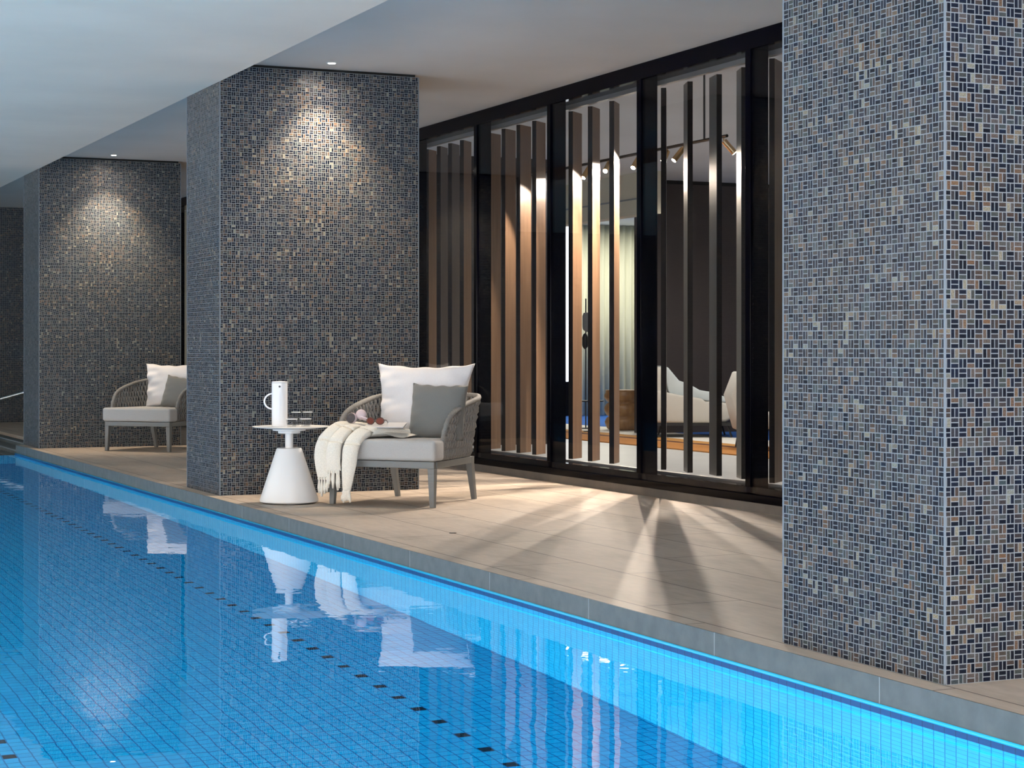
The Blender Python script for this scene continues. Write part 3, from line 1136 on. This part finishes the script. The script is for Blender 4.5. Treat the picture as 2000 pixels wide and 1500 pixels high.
# each fold: centre line (seat -> front edge -> hang), half widths along it, thickness
FOLDS = [
    ([V3((-.330, .04, .535)), V3((-.355, -.20, .550)), V3((-.385, -.37, .535)), V3((-.425, -.480, .455)), V3((-.440, -.500, .34)), V3((-.430, -.485, .195))],
     [.040, .043, .046, .050, .053, .046], .100),
    ([V3((-.22, .05, .515)), V3((-.27, -.20, .532)), V3((-.305, -.37, .518)), V3((-.333, -.480, .440)), V3((-.342, -.500, .34)), V3((-.345, -.490, .245))],
     [.044, .046, .048, .052, .056, .058], .100),
    ([V3((.00, -.02, .505)), V3((-.08, -.22, .520)), V3((-.155, -.38, .512)), V3((-.195, -.485, .430)), V3((-.212, -.500, .29)), V3((-.240, -.485, .105))],
     [.056, .060, .060, .060, .056, .030], .100),
]
bm = bmesh.new()
ends = []
for pts, hw, thk in FOLDS:
    nu, nv = 18, 44
    rings = []
    for j in range(nv + 1):
        t = j / nv
        c = cat(pts, t)
        d = (cat(pts, min(1, t + .01)) - cat(pts, max(0, t - .01))).normalized()
        side = Vector((1, 0.12, 0))
        nrm = side.cross(d).normalized()
        if nrm.z < 0 and t < .4 or (t > .6 and nrm.y > 0):
            nrm = -nrm
        s = t * (len(hw) - 1)
        i0 = min(int(s), len(hw) - 2)
        h = lerp(hw[i0], hw[i0 + 1], s - i0)
        ring = []
        for k in range(nu):
            a = 2 * PI * k / nu
            ca, sa = math.cos(a), math.sin(a)
            rip = 1 + .16 * math.sin(3 * a + 4 * t) + .06 * math.sin(5 * a - 6 * t)
            th_ = thk * (.5 + .3 * math.sin(PI * min(1, t * 1.2))) * (1 if t < .75 else lerp(1, .45, (t - .75) / .25))
            ring.append(bm.verts.new(c + side * (h * ca * abs(ca) ** -.25 if abs(ca) > 1e-3 else 0) + nrm * (th_ * .5 * sa * rip)))
        rings.append(ring)
    for A, B in zip(rings, rings[1:]):
        for k in range(nu):
            bm.faces.new((A[k], A[(k + 1) % nu], B[(k + 1) % nu], B[k]))
    bm.faces.new(rings[0][::-1])
    bm.faces.new(rings[-1])
    ends.append((pts[-1], hw[-1]))
# loose end spreading over the seat towards the grey cushion
surf(bm, lambda u, v: Vector((lerp(-.40, .10 - .0 * v, u), lerp(-.36, .06, v) * lerp(1.0, .75, u), .480 + .070 * math.sin(PI * min(1, .15 + v * .8)) * (1 - u ** 3) + .008 * math.sin(12 * u + 3 * v))), 24, 14)
obj('cloth', bm, M['throw'], th, smooth=True)
rnd = random.Random(11)
for (e, hw), n, ln in zip(ends, (4, 6, 5), (.135, .135, .10)):
    for k in range(n):
        f = (k + .5) / n * 2 - 1
        x0 = e.x + f * hw * .95
        L_ = ln * rnd.uniform(.75, 1.1)
        dx = rnd.uniform(-.012, .012)
        y0 = e.y - .004
        b2 = bmesh.new()
        z0 = e.z + .008
        pts = [V3((x0, y0, z0)), V3((x0, y0 - .004, z0 - .018)), V3((x0 + dx * .3, y0, z0 - .03)), V3((x0 + dx * .7, y0 - .003, z0 - L_ * .65)), V3((x0 + dx, y0, z0 - L_))]
        tube(b2, pts, [.006, .010, .0065, .012, .007], 7)
        obj('tassel', b2, M['throw'], th, smooth=True)


def chair_local(o, x, y, z, yaw=0.0):
    on_chair(o, CH1, x, y, z, yaw=yaw)
    return o


# magazine on the throw
mg = thing('magazine', 'thin closed white magazine lying on the cream throw', 'magazine', (0, 0, 0))
on_chair(mg, CH1, -.07, -.22, .556, yaw=math.radians(20), tilt=.13)
obj('cover', bx(-.14, .14, -.10, .10, .006, .010), M['paper'], mg, bevel=0.002)
obj('pages', bx(-.138, .138, -.098, .098, .0, .006), M['pages'], mg)

# headphones
hp = thing('headphones', 'pale pink over-ear headphones with dark ear pads lying on the throw', 'headphones', (0, 0, 0))
on_chair(hp, CH1, -.302, -.235, .575)


def ear_cup(bm_c, bm_p, c, axis, r=.038):
    ax = Vector(axis).normalized()
    q = ax.to_track_quat('Z', 'Y').to_matrix()
    b = bmesh.new()
    lathe(b, [(0, -.030), (.6 * r, -.029), (.9 * r, -.022), (r, -.010), (r, .004), (.92 * r, .008)], 24)
    for v in b.verts:
        v.co = q @ v.co + Vector(c)
    p = bmesh.new()
    lathe(p, [(0, .006), (.5 * r, .006), (.6 * r, .014), (.85 * r, .018), (.98 * r, .010), (.95 * r, .002)], 24)
    for v in p.verts:
        v.co = q @ v.co + Vector(c)
    return b, p


for c, ax in (((-.030, -.020, .036), (-.13, -.99, .10)), ((.022, .028, .058), (-.50, .85, -.35))):
    b, p = ear_cup(None, None, c, ax)
    eo = obj('ear_cup', b, M['pink'], hp, smooth=True)
    obj('ear_pad', p, M['pad'], eo, smooth=True)
bm = bmesh.new()
arc = []
for i in range(17):
    a = PI * i / 16
    q0 = Vector((-.010, .020, .040)).lerp(Vector((.040, -.005, .045)), i / 16)
    arc.append(tuple(q0 + Vector((.87, .25, 0)) * .115 * math.sin(a) + Vector((0, 0, -.030 * math.sin(a)))))
tube(bm, arc, .0075, 8)
obj('headband', bm, M['pink'], hp, smooth=True)

# sunglasses
sg = thing('sunglasses', 'brown tortoiseshell sunglasses lying on the white magazine', 'sunglasses', (0, 0, 0))
on_chair(sg, CH1, -.14, -.25, .566, yaw=math.radians(10))
for s in (-1, 1):
    b = bmesh.new()
    ring = [(s * .036 + .029 * math.cos(a), 0.0 + .004 * math.cos(a) * s, .026 + .024 * math.sin(a)) for a in [2 * PI * k / 24 for k in range(24)]]
    tube(b, ring, .0035, 7, closed=True)
    fr_ = obj('rim', b, M['tortoise'], sg, smooth=True)
    b = bmesh.new()
    vs_ = [b.verts.new(p) for p in ring]
    b.faces.new(vs_)
    obj('lens', b, M['lens'], fr_, solid=0.002)
    b = bmesh.new()
    tube(b, [(s * .066, 0, .034), (s * .068, .05, .030), (s * .058, .12, .006)], .003, 7)
    obj('temple', b, M['tortoise'], sg, smooth=True)
b = bmesh.new()
tube(b, [(-.008, 0, .034), (0, -.003, .037), (.008, 0, .034)], .003, 7)
obj('bridge', b, M['tortoise'], sg, smooth=True)

# ------------------------------------------------------------------ side table and what stands on it
TB = Vector((4.110, 13.055, 0))
tbt = thing('side_table', 'round white metal side table on a cone base beside the armchair', 'table', TB)
bm = bmesh.new()
lathe(bm, [(0, .008), (.200, .008), (.209, .014), (.211, .024), (.092, .388), (.086, .395), (0, .397)], 64)
obj('cone_base', bm, M['white_metal'], tbt, smooth=True)
tbt.children[-1].modifiers.new('es', 'EDGE_SPLIT').split_angle = math.radians(35)
bm = bmesh.new()
lathe(bm, [(0, 0), (.190, 0), (.190, .008), (0, .008)], 48)
obj('foot_ring', bm, M['black'], tbt)
bm = bmesh.new()
lathe(bm, [(0, .395), (.0275, .395), (.0275, .505), (0, .505)], 28)
obj('stem', bm, M['white_metal'], tbt, smooth=True)
tbt.children[-1].modifiers.new('es', 'EDGE_SPLIT').split_angle = math.radians(35)
bm = bmesh.new()
lathe(bm, [(0, .502), (.078, .502), (.080, .504), (.080, .521), (.116, .521), (.118, .523), (.118, .536), (0, .536)], 48)
obj('mounting_plate', bm, M['white_metal'], tbt)
bm = bmesh.new()
lathe(bm, [(0, .535), (.16, .535), (.262, .545), (.276, .549), (.277, .5505), (.275, .552), (0, .552)], 72, (.012, -.004, 0))
obj('tabletop', bm, M['white_metal'], tbt)

cr = Vector((.912, -.410, 0))     # to the right as one stands at the pool corner
ju = thing('vacuum_jug', 'tall white cylindrical vacuum jug with a round handle on the side table', 'jug', TB + cr * (-.058) + Vector((-.02, -.03, .552)))
bm = bmesh.new()
lathe(bm, [(0, 0), (.055, 0), (.057, .003), (.057, .312), (.0, .312)], 48)
obj('body', bm, M['white_gloss'], ju, smooth=True)
ju.children[-1].modifiers.new('es', 'EDGE_SPLIT').split_angle = math.radians(35)
bm = bmesh.new()
lathe(bm, [(0, .314), (.056, .314), (.057, .318), (.056, .322), (0, .326)], 48)
obj('lid', bm, M['white_gloss'], ju, smooth=True)
bm = bmesh.new()
arc = []
for i in range(19):
    a = -PI / 2 + PI * i / 18
    d = -cr * (.050 + .060 * math.cos(a))
    arc.append((d.x, d.y, .180 + .055 * math.sin(a)))
tube(bm, arc, .0062, 10)
obj('handle', bm, M['white_gloss'], ju, smooth=True)
f_ = Vector((-.30, -.95, 0)).normalized()
bm = bmesh.new()
tube(bm, [f_ * .050 + V3((0, 0, .287)), f_ * .0580 + V3((0, 0, .287))], .0075, 16)
obj('spout_hole', bm, M['black'], ju)
bm = bmesh.new()
tube(bm, [f_ * .0566 + V3((0, 0, .03)), f_ * .0566 + V3((0, 0, .27))], .0022, 8)
obj('front_seam', bm, M['white_gloss'], ju)


def tumbler(name, label, off, r0, r1, h, rim=True):
    t = thing(name, label, 'glass', TB + off + Vector((0, 0, .552)), 0, 'drinking glasses on the side table')
    bm = bmesh.new()
    lathe(bm, [(0, 0), (r0, 0), (r0 + (r1 - r0) * .55, h * .35), (r1, h), (r1 - .0025, h), (r0 + (r1 - r0) * .5 - .0025, h * .35), (r0 - .004, .006), (0, .006)], 32)
    obj('bowl', bm, M['tumbler'], t, smooth=True)
    bm = bmesh.new()
    ring = [((r1 - .001) * math.cos(2 * PI * k / 32), (r1 - .001) * math.sin(2 * PI * k / 32), h) for k in range(32)]
    tube(bm, ring, .0022, 6, closed=True)
    obj('rim', bm, M['rimglass'], t, smooth=True)
    return t


back = Vector((.41, .912, 0))
tumbler('tumbler', 'short clear glass in front on the side table, next to the jug', cr * .030 - back * .10, .030, .042, .055)
tumbler('tumbler', 'short clear glass at the right on the side table', cr * .125 - back * .07, .030, .042, .055)
tumbler('highball_glass', 'taller clear glass behind the short one next to the jug', cr * .045 + back * .03, .026, .033, .100)
tumbler('highball_glass', 'taller clear glass behind the right hand short one', cr * .125 + back * .06, .026, .036, .100)

# handrail at the far pool end
hr = thing('handrail', 'thin sloping steel handrail by the pool steps on the far left', 'handrail', (0, 0, 0))
bm = bmesh.new()
tube(bm, [(3.75, 26.4, .10), (3.92, 26.3, .30), (4.15, 26.2, .43), (4.95, 25.85, .67), (5.6, 25.6, .87), (5.75, 25.55, .86), (5.78, 25.54, .0)], .021, 10)
obj('rail', bm, M['steel'], hr, smooth=True)
bm = bmesh.new()
tube(bm, [(3.75, 26.4, -.13), (3.75, 26.4, .10)], .021, 10)
obj('post', bm, M['steel'], hr, smooth=True)

# small round drain in the deck
bm = bmesh.new()
lathe(bm, [(0, 0), (.022, 0), (.022, .002), (0, .002)], 20)
o = obj('floor_drain', bm, M['black'])
o.location = (4.33, 10.5, 0)
tag(o, 'tiny dark round outlet set in the deck near the pool edge', 'drain')
